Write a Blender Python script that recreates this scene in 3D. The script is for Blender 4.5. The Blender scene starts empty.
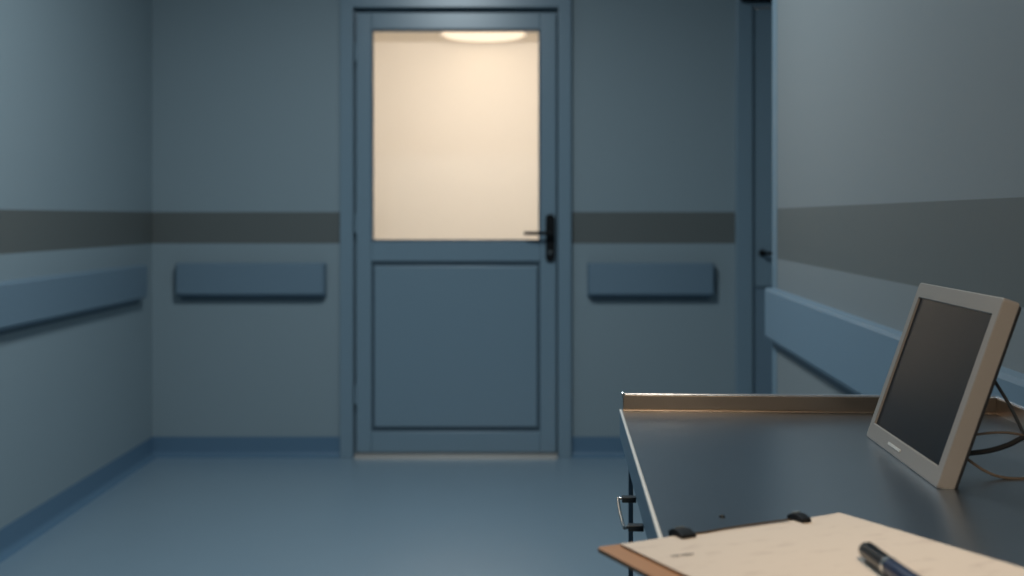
import bpy, bmesh, math, random
from mathutils import Vector, Matrix
random.seed(4)
C = bpy.context.scene.collection
S = bpy.context.scene
R = math.radians

# ------------------------------------------------------------------ materials
def lin(c):
    return tuple(((v/255)/12.92 if v/255 <= .04045 else (((v/255)+.055)/1.055)**2.4) for v in c) + (1.0,)

def mat(name, rgb, rough=.5, metal=0.0, bump=0.0, bscale=200, var=0.0, vscale=3, spec=.5, coat=0.0):
    m = bpy.data.materials.new(name); m.use_nodes = True
    nt = m.node_tree; b = nt.nodes['Principled BSDF']
    b.inputs['Base Color'].default_value = lin(rgb)
    b.inputs['Roughness'].default_value = rough
    b.inputs['Metallic'].default_value = metal
    b.inputs['Specular IOR Level'].default_value = spec
    b.inputs['Coat Weight'].default_value = coat; b.inputs['Coat Roughness'].default_value = .3
    tc = nt.nodes.new('ShaderNodeTexCoord')
    if var > 0:
        n = nt.nodes.new('ShaderNodeTexNoise'); n.inputs['Scale'].default_value = vscale; n.inputs['Detail'].default_value = 4
        nt.links.new(tc.outputs['Object'], n.inputs['Vector'])
        mx = nt.nodes.new('ShaderNodeMix'); mx.data_type = 'RGBA'
        c = lin(rgb)
        mx.inputs['A'].default_value = tuple(v*(1-var) for v in c[:3])+(1,)
        mx.inputs['B'].default_value = tuple(min(1, v*(1+var)) for v in c[:3])+(1,)
        nt.links.new(n.outputs['Fac'], mx.inputs['Factor']); nt.links.new(mx.outputs['Result'], b.inputs['Base Color'])
    if bump > 0:
        n2 = nt.nodes.new('ShaderNodeTexNoise'); n2.inputs['Scale'].default_value = bscale
        nt.links.new(tc.outputs['Object'], n2.inputs['Vector'])
        bp = nt.nodes.new('ShaderNodeBump'); bp.inputs['Strength'].default_value = bump; bp.inputs['Distance'].default_value = .002
        nt.links.new(n2.outputs['Fac'], bp.inputs['Height']); nt.links.new(bp.outputs['Normal'], b.inputs['Normal'])
    return m

def wall_mat(name, rgb, stripe):
    """painted wall with a dark horizontal band between z = 1.00 and 1.148"""
    m = mat(name, rgb, rough=.55, bump=.05, bscale=90)
    nt = m.node_tree; b = nt.nodes['Principled BSDF']
    g = nt.nodes.new('ShaderNodeNewGeometry'); sx = nt.nodes.new('ShaderNodeSeparateXYZ')
    nt.links.new(g.outputs['Position'], sx.inputs[0])
    a = nt.nodes.new('ShaderNodeMath'); a.operation = 'GREATER_THAN'; a.inputs[1].default_value = 1.0
    c = nt.nodes.new('ShaderNodeMath'); c.operation = 'LESS_THAN'; c.inputs[1].default_value = 1.148
    d = nt.nodes.new('ShaderNodeMath'); d.operation = 'MULTIPLY'
    nt.links.new(sx.outputs['Z'], a.inputs[0]); nt.links.new(sx.outputs['Z'], c.inputs[0])
    nt.links.new(a.outputs[0], d.inputs[0]); nt.links.new(c.outputs[0], d.inputs[1])
    mx = nt.nodes.new('ShaderNodeMix'); mx.data_type = 'RGBA'
    mx.inputs['A'].default_value = lin(rgb); mx.inputs['B'].default_value = lin(stripe)
    nt.links.new(d.outputs[0], mx.inputs['Factor']); nt.links.new(mx.outputs['Result'], b.inputs['Base Color'])
    return m

WALL   = wall_mat('wall_paint', (147,161,167), (104,107,104))
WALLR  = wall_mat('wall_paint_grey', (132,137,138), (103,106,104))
CEIL   = mat('ceiling_paint', (170,176,178), .8)
FLOOR_IOR = 1.9
FLOORM = mat('floor_vinyl', (140,162,176), .40, spec=1.0, coat=1.0, var=.03, vscale=6, bump=.02, bscale=60)
FLOORM.node_tree.nodes['Principled BSDF'].inputs['IOR'].default_value = FLOOR_IOR
FLOORM.node_tree.nodes['Principled BSDF'].inputs['Coat Roughness'].default_value = .38
COVE   = mat('cove_vinyl', (96,126,150), .45)
DOORM  = mat('door_paint', (130,151,164), .30, spec=.8, bump=.02, bscale=120)
GROOVE = mat('door_groove', (78,96,108), .5)  # darker door tone; also colours the shade strips under the bumpers
BLUE   = mat('bumper_vinyl', (118,139,154), .42, bump=.03, bscale=150)
BLACK  = mat('black_handle', (10,11,13), .5, spec=.3)
SILL   = mat('threshold_aluminium', (172,165,158), .45, .3)
CREAM  = mat('corridor_paint', (240,232,219), .8)
STEEL  = mat('cart_steel', (176,186,195), .28, 1.0, var=.04, vscale=12)
LIPST  = mat('lip_steel_warm_glow', (172,156,140), .3, 1.0)  # rim steel with the warm lamp's reflection put into its colour
EDGE   = mat('edge_highlight_white', (240,240,236), .35, .0, spec=.8)  # plain white, paints the ceiling light's highlight along the left edge
FRAMEM = mat('cart_frame_paint', (110,130,146), .5, .1)
BRKT   = mat('bracket_dark', (44,52,58), .4, .2)
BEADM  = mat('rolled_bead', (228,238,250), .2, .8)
CHROME = mat('chrome', (225,225,222), .22, 1.0)
PLAST  = mat('monitor_plastic', (150,145,139), .48, bump=.02, bscale=400)
BACKP  = mat('monitor_back', (34,35,37), .5)
SCREEN = mat('monitor_screen', (14,25,34), .3, spec=.3)
BADGE  = mat('badge_silver', (238,236,230), .3, .2)
RUBBER = mat('rubber', (20,20,22), .7)
CORDK  = mat('cord_black', (16,17,19), .45)
CORDG  = mat('cord_grey', (48,52,56), .5)
CORDT  = mat('cord_tan', (100,88,76), .5)
BOARD  = mat('hardboard', (178,130,88), .5, var=.12, vscale=60)
INKM   = mat('ink', (120,112,108), .8)
PENB   = mat('pen_black', (14,15,18), .28)
PENBL  = mat('pen_blue', (22,40,74), .3)

def paper_mat():
    m = mat('paper_white', (226,214,200), .85, spec=.2)
    nt = m.node_tree; b = nt.nodes['Principled BSDF']
    tc = nt.nodes.new('ShaderNodeTexCoord'); mp = nt.nodes.new('ShaderNodeMapping')
    mp.inputs['Scale'].default_value = (22, 60, 1)
    nt.links.new(tc.outputs['Object'], mp.inputs[0])
    n = nt.nodes.new('ShaderNodeTexNoise'); n.inputs['Scale'].default_value = 1.4; n.inputs['Detail'].default_value = 3
    nt.links.new(mp.outputs[0], n.inputs['Vector'])
    r = nt.nodes.new('ShaderNodeValToRGB')
    r.color_ramp.elements[0].position = .56; r.color_ramp.elements[0].color = lin((228,216,202))
    r.color_ramp.elements[1].position = .72; r.color_ramp.elements[1].color = lin((212,199,186))
    nt.links.new(n.outputs['Fac'], r.inputs[0]); nt.links.new(r.outputs[0], b.inputs['Base Color'])
    return m
PAPER = paper_mat()

def glass_mat():
    m = bpy.data.materials.new('pane_glass'); m.use_nodes = True
    nt = m.node_tree; nt.nodes.clear()
    o = nt.nodes.new('ShaderNodeOutputMaterial'); mx = nt.nodes.new('ShaderNodeMixShader')
    t = nt.nodes.new('ShaderNodeBsdfTransparent'); g = nt.nodes.new('ShaderNodeBsdfGlossy')
    g.inputs['Roughness'].default_value = .08
    f = nt.nodes.new('ShaderNodeFresnel'); f.inputs['IOR'].default_value = 1.3
    nt.links.new(f.outputs[0], mx.inputs[0]); nt.links.new(t.outputs[0], mx.inputs[1]); nt.links.new(g.outputs[0], mx.inputs[2])
    nt.links.new(mx.outputs[0], o.inputs[0])
    return m
GLASS = glass_mat()

def emit_mat(name, rgb, s):
    m = bpy.data.materials.new(name); m.use_nodes = True
    b = m.node_tree.nodes['Principled BSDF']
    b.inputs['Base Color'].default_value = lin(rgb)
    b.inputs['Emission Color'].default_value = lin(rgb); b.inputs['Emission Strength'].default_value = s
    return m
LAMPG = emit_mat('lamp_glass', (255,238,214), .72)

# ------------------------------------------------------------------ helpers
def obj(name, bm, m, parent=None, bevel=0, seg=2, smooth=True, ang=35):
    bmesh.ops.recalc_face_normals(bm, faces=bm.faces)
    me = bpy.data.meshes.new(name); bm.to_mesh(me); bm.free()
    o = bpy.data.objects.new(name, me); C.objects.link(o); me.materials.append(m)
    if parent: o.parent = parent
    if smooth:
        for p in me.polygons: p.use_smooth = True
        try: me.set_sharp_from_angle(angle=R(ang))
        except Exception: pass
    if bevel:
        md = o.modifiers.new('bevel', 'BEVEL'); md.width = bevel; md.segments = seg; md.limit_method = 'ANGLE'
        md.angle_limit = R(30); md.harden_normals = True
    return o

def box(bm, a, b, M=None):
    (x0,y0,z0),(x1,y1,z1) = a,b
    v = [bm.verts.new(p) for p in ((x0,y0,z0),(x1,y0,z0),(x1,y1,z0),(x0,y1,z0),(x0,y0,z1),(x1,y0,z1),(x1,y1,z1),(x0,y1,z1))]
    for f in ((0,3,2,1),(4,5,6,7),(0,1,5,4),(1,2,6,5),(2,3,7,6),(3,0,4,7)):
        bm.faces.new([v[i] for i in f])
    if M is not None:
        for w in v: w.co = M @ w.co
    return bm

def B(): return bmesh.new()
def bx(a, b, M=None): return box(B(), a, b, M)

def prism(bm, pts, vec):
    """extrude a closed polygon (3-D points) along vec"""
    vec = Vector(vec)
    a = [bm.verts.new(p) for p in pts]; b = [bm.verts.new(Vector(p)+vec) for p in pts]
    bm.faces.new(a); bm.faces.new(b[::-1])
    n = len(pts)
    for i in range(n): bm.faces.new((a[i], a[(i+1)%n], b[(i+1)%n], b[i]))
    return bm

def spline(pts, n=8):
    out = []
    P = [Vector(p) for p in pts]
    P = [2*P[0]-P[1]] + P + [2*P[-1]-P[-2]]
    for i in range(1, len(P)-2):
        p0,p1,p2,p3 = P[i-1:i+3]
        for k in range(n):
            t = k/n
            out.append(.5*((2*p1)+(-p0+p2)*t+(2*p0-5*p1+4*p2-p3)*t*t+(-p0+3*p1-3*p2+p3)*t**3))
    out.append(P[-2])
    return out

def tube(bm, pts, r, n=12):
    """round bar through pts; r a number or a list of radii"""
    P = [Vector(p) for p in pts]; rings = []
    rr = r if isinstance(r, (list, tuple)) else [r]*len(P)
    t = (P[1]-P[0]).normalized()
    u = t.cross(Vector((0,0,1)) if abs(t.z) < .9 else Vector((1,0,0))).normalized()
    for i, p in enumerate(P):
        t = ((P[min(i+1,len(P)-1)]-P[max(i-1,0)])).normalized()
        u = (u - t*u.dot(t)).normalized(); w = t.cross(u)
        rings.append([bm.verts.new(p+(u*math.cos(2*math.pi*k/n)+w*math.sin(2*math.pi*k/n))*rr[i]) for k in range(n)])
    for a, b in zip(rings, rings[1:]):
        for k in range(n): bm.faces.new((a[k], a[(k+1)%n], b[(k+1)%n], b[k]))
    bm.faces.new(rings[0][::-1]); bm.faces.new(rings[-1])
    return bm

def roundrect(w, h, r, n=6):
    pts = []
    for cx, cy, a0 in ((w/2-r,h/2-r,0),(-w/2+r,h/2-r,90),(-w/2+r,-h/2+r,180),(w/2-r,-h/2+r,270)):
        for k in range(n+1):
            a = R(a0+90*k/n); pts.append((cx+r*math.cos(a), cy+r*math.sin(a)))
    return pts

def thing(name, label, cat, loc=(0,0,0), rz=0, group=None):
    o = bpy.data.objects.new(name, None); C.objects.link(o); o.empty_display_size = .1
    o.location = loc; o.rotation_euler = (0,0,rz); o['label'] = label; o['category'] = cat
    if group: o['group'] = group
    return o
def tag(o, label, cat, group=None):
    o['label'] = label; o['category'] = cat
    if group: o['group'] = group
    return o
def struct(name, bm, m, **k):
    o = obj(name, bm, m, **k); o['kind'] = 'structure'; return o

EYE, F = 1.12, 1000.0
def P(px, py, d): return Vector(((px-512)/F*d, d, EYE-(py-218)/F*d))
D = 4.70                                       # distance of the wall with the door
LX = -1.69                                     # left wall
def RX(y): return .786-.06*(3.0-y)             # right wall, slightly splayed

# ------------------------------------------------------------------ room shell
H = 2.62
struct('floor', bx((-2.1,-1.9,-.1),(2.4,D+.07,0)), FLOORM, smooth=False)
struct('floor_corridor', bx((-2.1,D+.07,-.1),(2.4,6.4,0)), CREAM, smooth=False)
struct('ceiling', bx((-2.1,-1.9,H),(2.4,4.85,H+.1)), CEIL, smooth=False)
bm = B()                                        # wall with the door opening
ox0, ox1, oz = -.745, .219, 2.105               # opening
d2x0 = 1.12
box(bm, (LX-.2,D,0), (ox0,D+.14,H)); box(bm, (ox1,D,0), (d2x0,D+.14,H))
box(bm, (ox0,D,oz), (ox1,D+.14,H)); box(bm, (d2x0,D,2.11), (2.1,D+.14,H)); box(bm, (2.1,D,0),(2.35,D+.14,H))
struct('wall_back', bm, WALL, smooth=False)
struct('wall_left', bx((LX-.14,-1.8,0),(LX,D,H)), WALL, smooth=False)
bm = B()
prism(bm, [(RX(-1.8),-1.8,0),(RX(3.0),3.0,0),(RX(3.0)+.16,3.0,0),(RX(-1.8)+.16,-1.8,0)], (0,0,H))
struct('wall_right', bm, WALLR, smooth=False)
struct('wall_recess', bx((RX(3)+.16,2.86,0),(2.2,3.0,H)), WALL, smooth=False)
struct('wall_recess_side', bx((2.2,2.86,0),(2.34,D,H)), WALL, smooth=False)
struct('wall_rear', bx((LX-.14,-1.9,0),(1.2,-1.8,H)), WALL, smooth=False)

# coved vinyl skirting: thin upstand with a curved foot
def cove(name, p0, p1, n, h=.092):
    p0, p1, n = Vector(p0), Vector(p1), Vector(n)
    prof = [(0,0),(.03,0)] + [(.03-.026*math.sin(R(a)), .028-.026*math.cos(R(a))) for a in (15,35,55,75,90)] + [(.004,h),(0,h)]
    bm = B(); prism(bm, [p0+n*a+Vector((0,0,b)) for a,b in prof], p1-p0)
    return struct(name, bm, COVE)
cove('baseboard_left', (LX,-1.8,0), (LX,D,0), (1,0,0))
cove('baseboard_back', (LX,D,0), (-.803,D,0), (0,-1,0))
cove('baseboard_back.001', (.277,D,0), (1.047,D,0), (0,-1,0))
rn = Vector((-1,.06,0)).normalized()
cove('baseboard_right', (RX(-1.8),-1.8,0), (RX(3.0),3.0,0), rn)
cove('baseboard_rear', (LX,-1.8,0), (RX(-1.8),-1.8,0), (0,1,0))
# corner guard on the free end of the right wall
bm = B(); xr = RX(3.0)
prism(bm, [(xr-.004,2.955,0),(xr-.004,3.004,0),(xr+.16,3.004,0),(xr+.16,3.0,0),(xr,3.0,0),(xr,2.955,0)], (0,0,H))
struct('trim_1', bm, mat('corner_guard', (120,140,152), .45))

# ------------------------------------------------------------------ glazed door (door_1)
def W(px): return (px-512)/F*D
def Z(py): return EYE-(py-218)/F*D
d1 = bpy.data.objects.new('door_1', None); C.objects.link(d1); d1.location = ((ox0+ox1)/2, D, 0); d1['kind'] = 'structure'
cx = (ox0+ox1)/2
def L(x): return x-cx
# casing: two jambs and head, standing proud of the wall
bm = B()
yf = -.035
box(bm, (L(-.803),yf,0), (L(-.742),.0,2.26)); box(bm, (L(.216),yf,0), (L(.277),.0,2.26)); box(bm, (L(-.742),yf,2.104), (L(.216),.0,2.26))
box(bm, (L(-.742),.0,0), (L(-.738),.12,2.104)); box(bm, (L(.212),.0,0), (L(.216),.12,2.104)); box(bm, (L(-.742),.0,2.104), (L(.216),.12,2.108))
box(bm, (L(-.742),.023,0), (L(-.715),.06,2.104)); box(bm, (L(.189),.023,0), (L(.216),.06,2.104)); box(bm, (L(-.715),.023,2.06), (L(.189),.06,2.104))  # stops added behind the leaf to block corridor light leaking round it
obj('casing', bm, DOORM, d1, bevel=.006)
# leaf: stiles and rails around the window, panel below
y0, y1 = -.022, .022
lx0, lx1 = L(W(357)), L(W(556)); lz0, lz1 = .022, 2.082
gx0, gx1 = L(W(372)), L(W(540)); gz0, gz1 = Z(241), Z(30)
px0, px1 = L(W(371)), L(W(541)); pz0, pz1 = Z(430), Z(262)
bm = B()
box(bm, (lx0,y0,lz0), (gx0,y1,lz1)); box(bm, (gx1,y0,lz0), (lx1,y1,lz1))
box(bm, (gx0,y0,gz1), (gx1,y1,lz1)); box(bm, (gx0,y0,pz1+.004), (gx1,y1,gz0))
box(bm, (gx0,y0,lz0), (gx1,y1,pz0-.004))
obj('leaf', bm, DOORM, d1, bevel=.004)
bm = B()                                        # sunk panel with a groove all round and a raised field
box(bm, (px0-.002,y0+.014,pz0-.006), (px1+.002,y1-.006,pz1+.006))
obj('panel_groove', bm, GROOVE, d1)
bm = B(); box(bm, (px0+.018,y0+.002,pz0+.018), (px1-.018,y0+.0145,pz1-.018))
obj('door_panel', bm, DOORM, d1, bevel=.006)
# glazing bead and pane
bm = B(); t = .007
for a, b in (((gx0,y0-.004,gz0),(gx0+t,y1,gz1)), ((gx1-t,y0-.004,gz0),(gx1,y1,gz1)), ((gx0+t,y0-.004,gz1-t),(gx1-t,y1,gz1)), ((gx0+t,y0-.004,gz0),(gx1-t,y1,gz0+t))):
    box(bm, a, b)
obj('glazing_bead', bm, mat('bead_paint', (84,104,118), .4), d1, bevel=.002)
obj('window_pane', bx((gx0+t,-.002,gz0+t),(gx1-t,.002,gz1-t)), GLASS, d1, smooth=False)
# handle: tall rounded back plate and lever
hx = L(W(550))
bm = B(); prism(bm, [(hx+a, y0, Z(238)+b) for a, b in roundrect(.044, .225, .021)], (0,-.012,0))
hp = obj('handle_plate', bm, BLACK, d1, bevel=.003)
bm = B(); zl = Z(233)
tube(bm, [(hx,y0-.01,zl),(hx,y0-.055,zl)], .011, 16)
tube(bm, spline([(hx+.008,y0-.05,zl),(hx-.03,y0-.052,zl),(hx-.08,y0-.052,zl),(hx-.122,y0-.045,zl)]), .0085, 14)
obj('lever', bm, BLACK, hp)
bm = B(); tube(bm, [(hx,y0-.011,Z(252)),(hx,y0-.016,Z(252))], .009, 16)
obj('lock_cylinder', bm, CHROME, hp)
# hinges on the left stile
for z in (.25, 1.05, 1.85):
    bm = B(); tube(bm, [(lx0-.003,y0-.005,z),(lx0-.003,y0-.005,z+.09)], .006, 10); obj('hinge', bm, DOORM, d1)
# threshold
bm = B(); prism(bm, [(lx0-.004,-.05,0.0),(lx0-.004,-.044,.014),(lx0-.004,-.03,.019),(lx0-.004,.03,.019),(lx0-.004,.05,0)], (lx1-lx0+.008,0,0))
obj('threshold_strip', bm, SILL, d1)

# lit corridor seen through the pane
struct('wall_corridor', bx((-2.0,6.3,0),(1.6,6.4,3.0)), CREAM, smooth=False)
struct('wall_corridor_left', bx((-2.0,D+.14,0),(-1.9,6.3,3.0)), CREAM, smooth=False)
struct('wall_corridor_right', bx((1.5,D+.14,0),(1.6,6.3,3.0)), CREAM, smooth=False)
struct('ceiling_corridor', bx((-2.0,D+.14,2.23),(1.6,6.4,2.33)), CREAM, smooth=False)
lp = thing('corridor_lamp', 'dome lamp glowing at the top of the lit door pane', 'lamp', (-.17,5.98,2.23))
bm = B(); tube(bm, [(0,0,0),(0,0,-.012)], .265, 32); obj('lamp_base', bm, CHROME, lp)
bm = B(); tube(bm, [(0,0,-.010),(0,0,-.016),(0,0,-.022),(0,0,-.027),(0,0,-.029)], [.25,.24,.19,.10,.01], 32); obj('lamp_shade', bm, LAMPG, lp)

# ------------------------------------------------------------------ second door, mostly hidden behind the right wall
d2 = bpy.data.objects.new('door_2', None); C.objects.link(d2); d2.location = (1.58, D, 0); d2['kind'] = 'structure'
def L2(x): return x-1.58
bm = B()
box(bm, (L2(1.047),-.035,0),(L2(1.125),0,2.2)); box(bm, (L2(2.035),-.035,0),(L2(2.11),0,2.2)); box(bm, (L2(1.125),-.035,2.105),(L2(2.035),0,2.2))
obj('casing', bm, DOORM, d2, bevel=.006)
bm = B(); box(bm, (L2(1.127),-.012,.008),(L2(2.033),.03,2.102)); obj('leaf', bm, DOORM, d2, bevel=.003)
bm = B(); box(bm, (L2(1.065),-.075,2.125),(L2(1.32),-.035,2.185)); obj('dark_head_box', bm, BLACK, d2, bevel=.006)  # black box across the casing head
z0 = Z(253)
bm = B(); prism(bm, [(L2(1.172)+a, -.012, z0+b) for a, b in roundrect(.034,.034,.0165)], (0,-.01,0)); hp2 = obj('handle_rose', bm, BLACK, d2, bevel=.002)
bm = B(); tube(bm, [(L2(1.172),-.019,z0),(L2(1.172),-.05,z0)], .009, 14); tube(bm, spline([(L2(1.165),-.05,z0),(L2(1.2),-.052,z0),(L2(1.29),-.048,z0)]), .008, 12)
obj('lever', bm, BLACK, hp2)
bm = B(); box(bm, (L2(1.14),-.0145,.79),(L2(2.02),-.012,.80)); obj('kick_plate_edge', bm, GROOVE, d2)
box_ = B(); box(box_, (L2(1.14),-.014,.14),(L2(2.02),-.0121,.788)); obj('kick_plate', box_, BLUE, d2)

# ------------------------------------------------------------------ wall bumpers
PROF = [(0,.748),(.02,.748),(.02,.762),(.052,.762),(.06,.769),(.06,.903),(.052,.911),(0,.911)]
def rail(name, p0, p1, n, label, group, end0=True, end1=True, depth=1.0):
    p0, p1, n = Vector(p0), Vector(p1), Vector(n).normalized()
    ax = (p1-p0).normalized()
    root = thing(name, label, 'wall bumper', tuple((p0+p1)/2), 0, group)
    off = (p0+p1)/2
    bm = B()
    # rounded ends: loft a few scaled profiles
    secs = []
    l = (p1-p0).length
    st = ([(0,.5),(.004,.8),(.012,.96),(.024,1.0)] if end0 else [(0,1.0)]) + ([(l-.024,1.0),(l-.012,.96),(l-.004,.8),(l,.5)] if end1 else [(l,1.0)])
    for s, k in st:
        secs.append([bm.verts.new(p0-off+ax*s+n*depth*(.006+(a-.006)*k if a > .006 else a)+Vector((0,0,.83+(b-.83)*(1-(1-k)*.12)))) for a, b in PROF])
    m = len(PROF)
    for a, b in zip(secs, secs[1:]):
        for i in range(m): bm.faces.new((a[i], a[(i+1)%m], b[(i+1)%m], b[i]))
    bm.faces.new(secs[0]); bm.faces.new(secs[-1][::-1])
    obj('cover', bm, BLUE, root, ang=22)
    bm = B()
    q0, q1 = p0-off+ax*.02, p1-off-ax*.02
    prism(bm, [q0+Vector((0,0,.736)), q0+n*.016*depth+Vector((0,0,.736)), q0+n*.016*depth+Vector((0,0,.7475)), q0+Vector((0,0,.7475))], q1-q0)
    obj('shade_strip', bm, GROOVE, root)  # dark strip painting the shadow below the cover
    return root
G = 'blue wall bumpers'
rail('wall_bumper', (W(178),D,0), (W(327),D,0), (0,-1,0), 'short blue bumper on back wall left of the glazed door', G)
rail('wall_bumper.001', (W(587),D,0), (W(713),D,0), (0,-1,0), 'short blue bumper on back wall right of the glazed door', G)
rail('wall_bumper.002', (LX,-1.7,0), (LX,4.52,0), (1,0,0), 'long blue bumper rail running along the left wall', G, depth=.8)
rail('wall_bumper.003', (RX(-1.7),-1.7,0), (RX(2.999),2.999,0), rn, 'long blue bumper rail along right wall behind the monitor', G, end1=False, depth=.45)

# ------------------------------------------------------------------ steel cart
TZ = .87
TA = math.atan(.049)
CW, CL = .481, .86
cart = thing('steel_cart', 'steel instrument cart with raised rim standing along the right wall', 'cart', (.14,1.30,0), -TA)
bm = B(); box(bm, (.003,-CL,TZ-.004),(CW,0,TZ)); obj('tabletop', bm, STEEL, cart, smooth=False)
# rims: rear and right upstands with a rolled top edge, left rolled edge
bm = B(); box(bm, (.004,-.004,TZ-.002),(CW,0.0,TZ+.0205)); obj('rear_rim', bm, LIPST, cart, bevel=.001)
bm = B(); tube(bm, [(.004,-.002,TZ+.0215),(CW,-.002,TZ+.0215)], .0019, 12); obj('rim_bead', bm, BEADM, cart)
bm = B(); tube(bm, [(.004,-.0055,TZ+.001),(CW,-.0055,TZ+.001)], .0016, 12); obj('rim_bead', bm, LIPST, cart)
bm = B(); box(bm, (CW-.004,-CL,TZ-.002),(CW,-.004,TZ+.0205)); obj('side_rim', bm, LIPST, cart, bevel=.001)
bm = B(); tube(bm, [(CW-.002,-CL,TZ+.0215),(CW-.002,-.004,TZ+.0215)], .0019, 12); obj('rim_bead', bm, BEADM, cart)
bm = B(); tube(bm, [(.0015,-CL,TZ-.0005),(.0015,0,TZ-.0004)], .0020, 14); obj('left_edge_bead', bm, EDGE, cart)
bm = B(); tube(bm, [(.0045,-.002,TZ+.017),(.0045,-.002,TZ+.0235),(.0045,-.002,TZ+.0245)], [.0026,.0026,.001], 12); obj('corner_cap', bm, CHROME, cart)
bm = B()
box(bm, (.0,-CL,TZ-.034),(.003,0,TZ-.001)); box(bm, (CW-.003,-CL,TZ-.034),(CW,0,TZ-.004)); box(bm, (.003,-.003,TZ-.034),(CW-.003,0,TZ-.004)); box(bm, (.003,-CL,TZ-.034),(CW-.003,-CL+.003,TZ-.004))
obj('apron', bm, mat('apron_blue_reflection', (112,140,160), .5, .0), cart)  # steel skirt; the blue it reflects is painted into its colour
for x, y in ((.0002,-.165),(CW-.0052,-.165),(.0002,-CL+.1),(CW-.0052,-CL+.1)):
    lg = obj('leg', bx((x,y-.006,.06),(x+.005,y+.006,TZ-.0342)), FRAMEM, cart, bevel=.0008)
    bm = B(); tube(bm, [(x-.008,y,.03),(x+.013,y,.03)], .03, 20); tube(bm, [(x+.0025,y,.03),(x+.0025,y,.064)], .006, 10)
    obj('caster', bm, RUBBER, lg)
bm = B(); box(bm, (.009,-CL+.1,.22),(CW-.009,-.165,.226)); box(bm, (.009,-CL+.1,.226),(.012,-.165,.25)); box(bm, (CW-.012,-CL+.1,.226),(CW-.009,-.165,.25))
obj('lower_shelf', bm, STEEL, cart)
tl = Matrix.Translation((.14,1.30,0)) @ Matrix.Rotation(-TA,4,'Z')
sp = tl.inverted() @ P(722,517,.25/.299*1.0); sp.z = TZ
bm = B(); tube(bm, [sp-Vector((0,0,.003)),sp+Vector((0,0,.0008)),sp+Vector((0,0,.0018)),sp+Vector((0,0,.0022))], [.0026,.0026,.0019,.0006], 14); obj('screw', bm, BRKT, cart)
# small pull handle standing off the left apron: P(621,497) to P(624,526)
zh = TZ-.0355; ya, yb = -.285, -.378
hd = obj('handle', tube(B(), spline([(-.001,ya,zh),(-.014,ya,zh),(-.0185,ya-.006,zh),(-.0185,yb+.006,zh),(-.014,yb,zh),(-.001,yb,zh)], 6), .0017, 12), CHROME, cart)
for y in (ya, yb):
    obj('standoff', bx((-.0145,y-.0045,zh-.0028),(-.0002,y+.0045,zh+.0028)), BRKT, hd, bevel=.0008)

# ------------------------------------------------------------------ monitor leaning back on the cart
ML = math.atan2(.060,.174); mw, mh, mt = .223, .1865, .016
mon = thing('monitor', 'beige framed flat monitor tilted back on the steel cart', 'monitor', (.3985,1.0345,TZ), -R(3.4))
# local frame: -X is the viewing side, Y along the width (far = +), Z up
hv = Vector((math.sin(ML),0,math.cos(ML))); nv = Vector((-math.cos(ML),0,math.sin(ML)))
MM = Matrix(((0,hv.x,nv.x,0),(1,hv.y,nv.y,0),(0,hv.z,nv.z,.0004),(0,0,0,1)))   # (width, height, out) -> local
sl, sr, sb, st_ = -mw/2+.0135, mw/2-.0125, .0185, mh-.0175
def frame_ring(bm, outer, inner, z0, z1):
    def ring(r, z): return [bm.verts.new((x,y,z)) for x,y in r]
    o0, o1, i1, i0 = ring(outer,z0), ring(outer,z1), ring(inner,z1), ring(inner,z0)
    n = len(outer)
    for a, b in ((o0,o1),(o1,i1),(i1,i0),(i0,o0)):
        for k in range(n): bm.faces.new((a[k],a[(k+1)%n],b[(k+1)%n],b[k]))
rr = [(x, y+mh/2) for x, y in roundrect(mw, mh, .0035)]
cxs, cys = (sl+sr)/2, (sb+st_)/2
ri = [(x+cxs, y+cys) for x, y in roundrect(sr-sl, st_-sb, .0012)]
bm = B(); frame_ring(bm, rr, ri, -mt, 0)
for v in bm.verts: v.co = MM @ v.co
obj('bezel', bm, PLAST, mon, bevel=.0016, seg=3)
bm = B(); prism(bm, [(x,y,-.008) for x,y in [(x*1.003+cxs, y*1.003+cys) for x, y in roundrect(sr-sl, st_-sb, .0012)]], (0,0,.0055))
for v in bm.verts: v.co = MM @ v.co
obj('screen', bm, SCREEN, mon)
bm = B(); prism(bm, [(x*.975,(y-mh/2)*.975+mh/2,-mt-.004) for x,y in rr], (0,0,.0045))
prism(bm, [(x*.72,(y-mh/2)*.7+mh/2,-mt-.011) for x,y in rr], (0,0,.0075))
for v in bm.verts: v.co = MM @ v.co
obj('back_shell', bm, BACKP, mon, bevel=.0015)
bm = B(); prism(bm, [(x+.018, y+.0090, -.0005) for x, y in roundrect(.038, .0028, .001)], (0,0,.0015))
for v in bm.verts: v.co = MM @ v.co
obj('badge', bm, BADGE, mon)
for y in (-.08,.08):
    bm = B(); tube(bm, [(.011,y,0),(.011,y,.0042)], .004, 12); obj('foot', bm, RUBBER, mon)
bm = B()                                           # short prop behind the back shell
prism(bm, [(.030,-.03,.0),(.050,-.03,.0),(.050,-.03,.003),(.041,-.03,.045),(.032,-.03,.048)], (0,.06,0))
obj('stand', bm, BACKP, mon, bevel=.001)
Mi = (Matrix.Translation((.3985,1.0345,TZ)) @ Matrix.Rotation(-R(3.4),4,'Z')).inverted()
def cable(m, r, pts):
    bm = B(); tube(bm, spline([Mi @ Vector(p) for p in pts], 10), r, 10); obj('cable', bm, m, mon)
def over(z): return [(.597,.985,z+.012),(.612,.98,z),(.626,.975,z-.05),(.632,.97,z-.2)]
cable(CORDG, .0017, [P(972,352,1.02),P(984,364,1.01),P(994,380,1.0),P(1010,406,.99),P(1019,424,.985),P(1026,437,.985),P(1040,452,.985),(.56,.985,.887)]+over(.893))
cable(CORDT, .0013, [P(955,440,.985),P(977,434.5,.985),P(1000,432.5,.985),P(1017,434,.985),P(1030,438,.985),P(1045,448,.985),(.56,.985,.889)]+over(.897))
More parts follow.
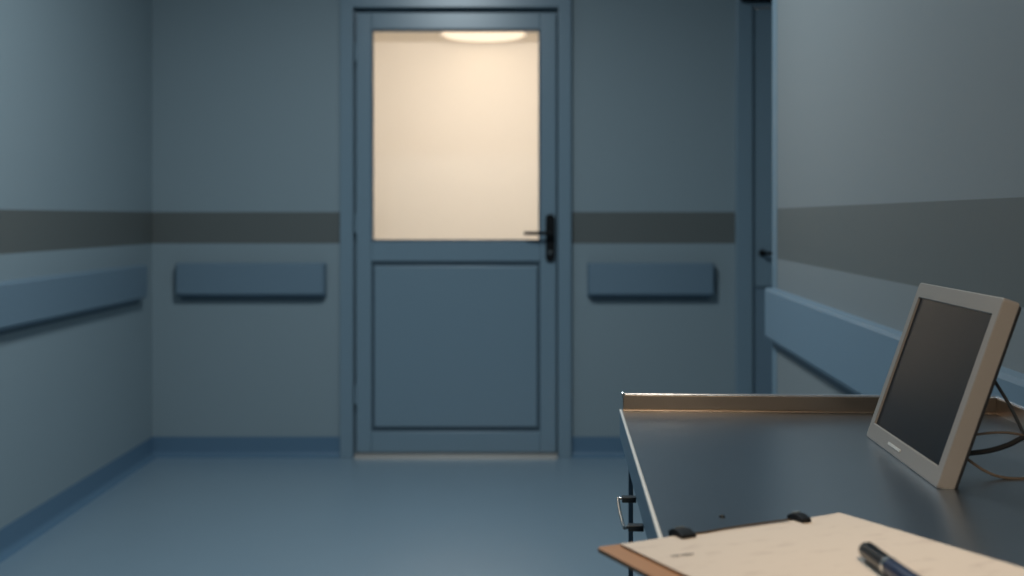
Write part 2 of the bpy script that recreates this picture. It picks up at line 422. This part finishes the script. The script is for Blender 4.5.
cable(CORDK, .0026, [P(950,455,.985),P(972,453,.985),P(990,450.5,.985),P(1008,445,.985),P(1022,438,.985),P(1036,432,.985),P(1060,436,.985),(.57,.985,.893)]+over(.900))
cable(CORDT, .0014, [P(955,449,.97),P(970,461,.965),P(985,471,.962),P(1001,477,.958),P(1024,478.6,.957),(.545,.96,.8716),(.59,.97,.888),(.604,.972,.8955),(.622,.972,.86),(.63,.97,.7)])

# ------------------------------------------------------------------ clipboard, papers, pen
ca = math.atan2(.076,.2044)+R(1.0)
CP = R(4.2)
A0 = Vector((.0626,.745,TZ+.005))                 # rear left corner of the board's upper face
clip = thing('clipboard', 'brown hardboard clipboard at the front of the steel cart', 'clipboard', (A0.x,A0.y,TZ), ca)
Mc = Matrix.Translation((0,0,.005)) @ Matrix.Rotation(-CP,4,'X')   # tilts the near end up
bw, bl = .2208, .315
def cb(bm):
    for v in bm.verts: v.co = Mc @ v.co
    return bm
bm = B(); prism(bm, [(x+bw/2, y-bl/2, -.0035) for x, y in roundrect(bw, bl, .004)], (0,0,.0035))
obj('board', cb(bm), BOARD, clip, bevel=.0007)
# two black clamps joined by a wire
for x, hw in ((.0695,.0062),(.1775,.0042)):
    bm = B(); prism(bm, [(x-hw,.003,-.0045),(x-hw,.003,.0045),(x-hw,-.003,.0070),(x-hw,-.010,.0074),(x-hw,-.018,.0050),(x-hw,-.018,.0022),(x-hw,-.008,.0022),(x-hw,.0008,.0005),(x-hw,.0008,-.0045)], (hw*2,0,0))
    k = obj('clamp', cb(bm), BLACK, clip, bevel=.0007)
    bm = B(); tube(bm, [(x-.004,-.003,.0071),(x+.004,-.003,.0071)], .0010, 8); obj('clamp_rivet', cb(bm), CHROME, k)
bm = B(); tube(bm, spline([(.072,-.009,.0034),(.085,-.0105,.003),(.11,-.0075,.003),(.14,-.006,.003),(.155,-.006,.003),(.168,-.008,.0034)], 8), .0008, 8)
obj('wire', cb(bm), mat('wire_bronze', (120,104,86), .35, .8), clip)
for x in (.02,bw-.02):
    p = Mc @ Vector((x,-bl+.02,-.0052))
    bm = B(); tube(bm, [(x,p.y,p.z),(x,p.y,.0002)], .006, 12); obj('support_foot', bm, RUBBER, clip)
# papers: sheets lying on the board
def sheet(name, x0, x1, ytop, yb, z, th, rot, label):
    bm = B(); nx, ny = 24, 30
    bmesh.ops.create_grid(bm, x_segments=nx, y_segments=ny, size=.5)
    for v in bm.verts:
        u, w = v.co.x+.5, v.co.y+.5
        x = x0+(x1-x0)*u; y = yb+(ytop-yb)*w
        c, s = math.cos(rot), math.sin(rot)
        x -= .11; x, y = x*c-y*s+.11, x*s+y*c
        v.co = Vector((x, y, z+.0004*math.sin(9*u+2)*math.sin(5*w)+.0007*max(0,(u-.94)/.06)+.0006*max(0,(.05-u)/.05)))
    ex = bmesh.ops.extrude_face_region(bm, geom=list(bm.faces))
    for v in [g for g in ex['geom'] if isinstance(g, bmesh.types.BMVert)]: v.co.z += th
    M = Matrix.Translation((A0.x,A0.y,TZ)) @ Matrix.Rotation(ca,4,'Z') @ Mc
    base = Vector((bw/2,-bl/2,0))
    for v in bm.verts: v.co -= base
    o2 = obj(name, bm, PAPER); o2.matrix_world = M @ Matrix.Translation(base)
    tag(o2, label, 'paper'); return o2
sheet('paper_sheet', .0165, .2195, -.0055, -.290, .0006, .0012, R(.7), 'cream paper sheet held by black clamps on the brown clipboard')

Mw = Matrix.Translation((A0.x,A0.y,TZ)) @ Matrix.Rotation(ca,4,'Z') @ Mc
Mwi = Mw.inverted()
# pen and a short written line on the paper
def onpaper(px, py, h):
    o = Vector((0,0,EYE)); d = (P(px,py,1)-o)
    oi, di = Mwi @ o, Mwi.to_3x3() @ d
    return Mw @ (oi + di*((h-oi.z)/di.z))
bm = B(); m0, m1 = onpaper(671,556,.0026), onpaper(694,553.5,.0026)
n_ = 10
for i in range(n_):
    a, b = m0.lerp(m1, i/n_), m0.lerp(m1, (i+.7)/n_)
    w_ = Vector((.0003,-.0012*random.uniform(.6,1.2),0))
    prism(bm, [a+w_, b+w_, b-w_, a-w_], (0,0,.0001))
pap = [o for o in bpy.data.objects if o.name == 'paper_sheet'][0]
bmesh.ops.transform(bm, matrix=pap.matrix_world.inverted(), verts=bm.verts)
obj('handwriting', bm, INKM, pap, smooth=False)
pr = .0060
pz = .0028+pr
q0, q1 = onpaper(866,550,pz), onpaper(916,585,pz)
ax = (q1-q0).normalized(); nn = (Mw.to_3x3() @ Vector((0,0,1))).normalized()
rt = Matrix((ax, nn.cross(ax), nn)).transposed().to_4x4()
pen = bpy.data.objects.new('pen', None); C.objects.link(pen)
pen.matrix_world = Matrix.Translation(q0) @ rt
tag(pen, 'black pen with silver band lying on the paper', 'pen')
lb = (onpaper(893,567,pz)-q0).length
bm = B(); tube(bm, [(-.003,0,0),(-.002,0,0),(0,0,0),(.004,0,0),(lb-.002,0,0)], [.0015,.0042,.0053,.0057,pr], 20); obj('cap', bm, PENB, pen, ang=60)
bm = B(); tube(bm, [(lb-.002,0,0),(lb+.002,0,0)], pr+.0003, 20); obj('band', bm, CHROME, pen)
bm = B(); tube(bm, [(lb+.002,0,0),(lb+.05,0,0),(.118,0,0),(.125,0,0)], [pr-.0002,pr,.0042,.0036], 20); obj('barrel', bm, PENBL, pen)
bm = B(); tube(bm, [(.125,0,0),(.136,0,0),(.139,0,0)], [.0034,.0014,.0005], 16); obj('tip', bm, CHROME, pen)
bm = B(); tube(bm, spline([(.004,0,pr-.0012),(.006,0,pr+.0002),(.012,0,pr+.0006),(lb-.006,0,pr+.0002)],6), .0009, 8); obj('pocket_clip', bm, PENB, pen)

# ------------------------------------------------------------------ light
def area(name, loc, target, size, power, col, sy=None, spread=180):
    l = bpy.data.lights.new(name, 'AREA'); l.energy = power; l.color = col; l.size = size; l.spread = R(spread)
    if sy: l.shape = 'RECTANGLE'; l.size_y = sy
    o = bpy.data.objects.new(name, l); C.objects.link(o); o.location = loc
    o.rotation_euler = (Vector(target)-Vector(loc)).to_track_quat('-Z','Y').to_euler()
    return o
area('ceiling_light', (-.36,2.6,H-.01), (-.36,2.6,0), .42, 35.5, (.80,.93,1.0))
area('desk_light', (.24,.30,1.62), (.27,.78,.87), .18, 1.25, (1.0,.80,.60), spread=95)
area('corridor_light', (-.15,5.0,2.16), (-.2,6.3,1.35), .8, 28, (1.0,.905,.82))
w = bpy.data.worlds.new('world'); S.world = w; w.use_nodes = True
w.node_tree.nodes['Background'].inputs[0].default_value = (.02,.03,.04,1)

# ------------------------------------------------------------------ camera
cam = bpy.data.cameras.new('camera'); co = bpy.data.objects.new('camera', cam); C.objects.link(co)
co.location = (0,0,EYE); co.rotation_euler = (R(90),0,0)
cam.sensor_fit = 'HORIZONTAL'; cam.sensor_width = 36; cam.lens = 36*F/1024; cam.shift_y = -70/1024
cam.clip_start = .02
cam.dof.use_dof = True; cam.dof.focus_distance = 1.14; cam.dof.aperture_fstop = 4.6
S.camera = co
vs = S.view_settings
vs.view_transform = 'Standard'; vs.look = 'None'; vs.gamma = 1; vs.exposure = 0; vs.use_curve_mapping = False
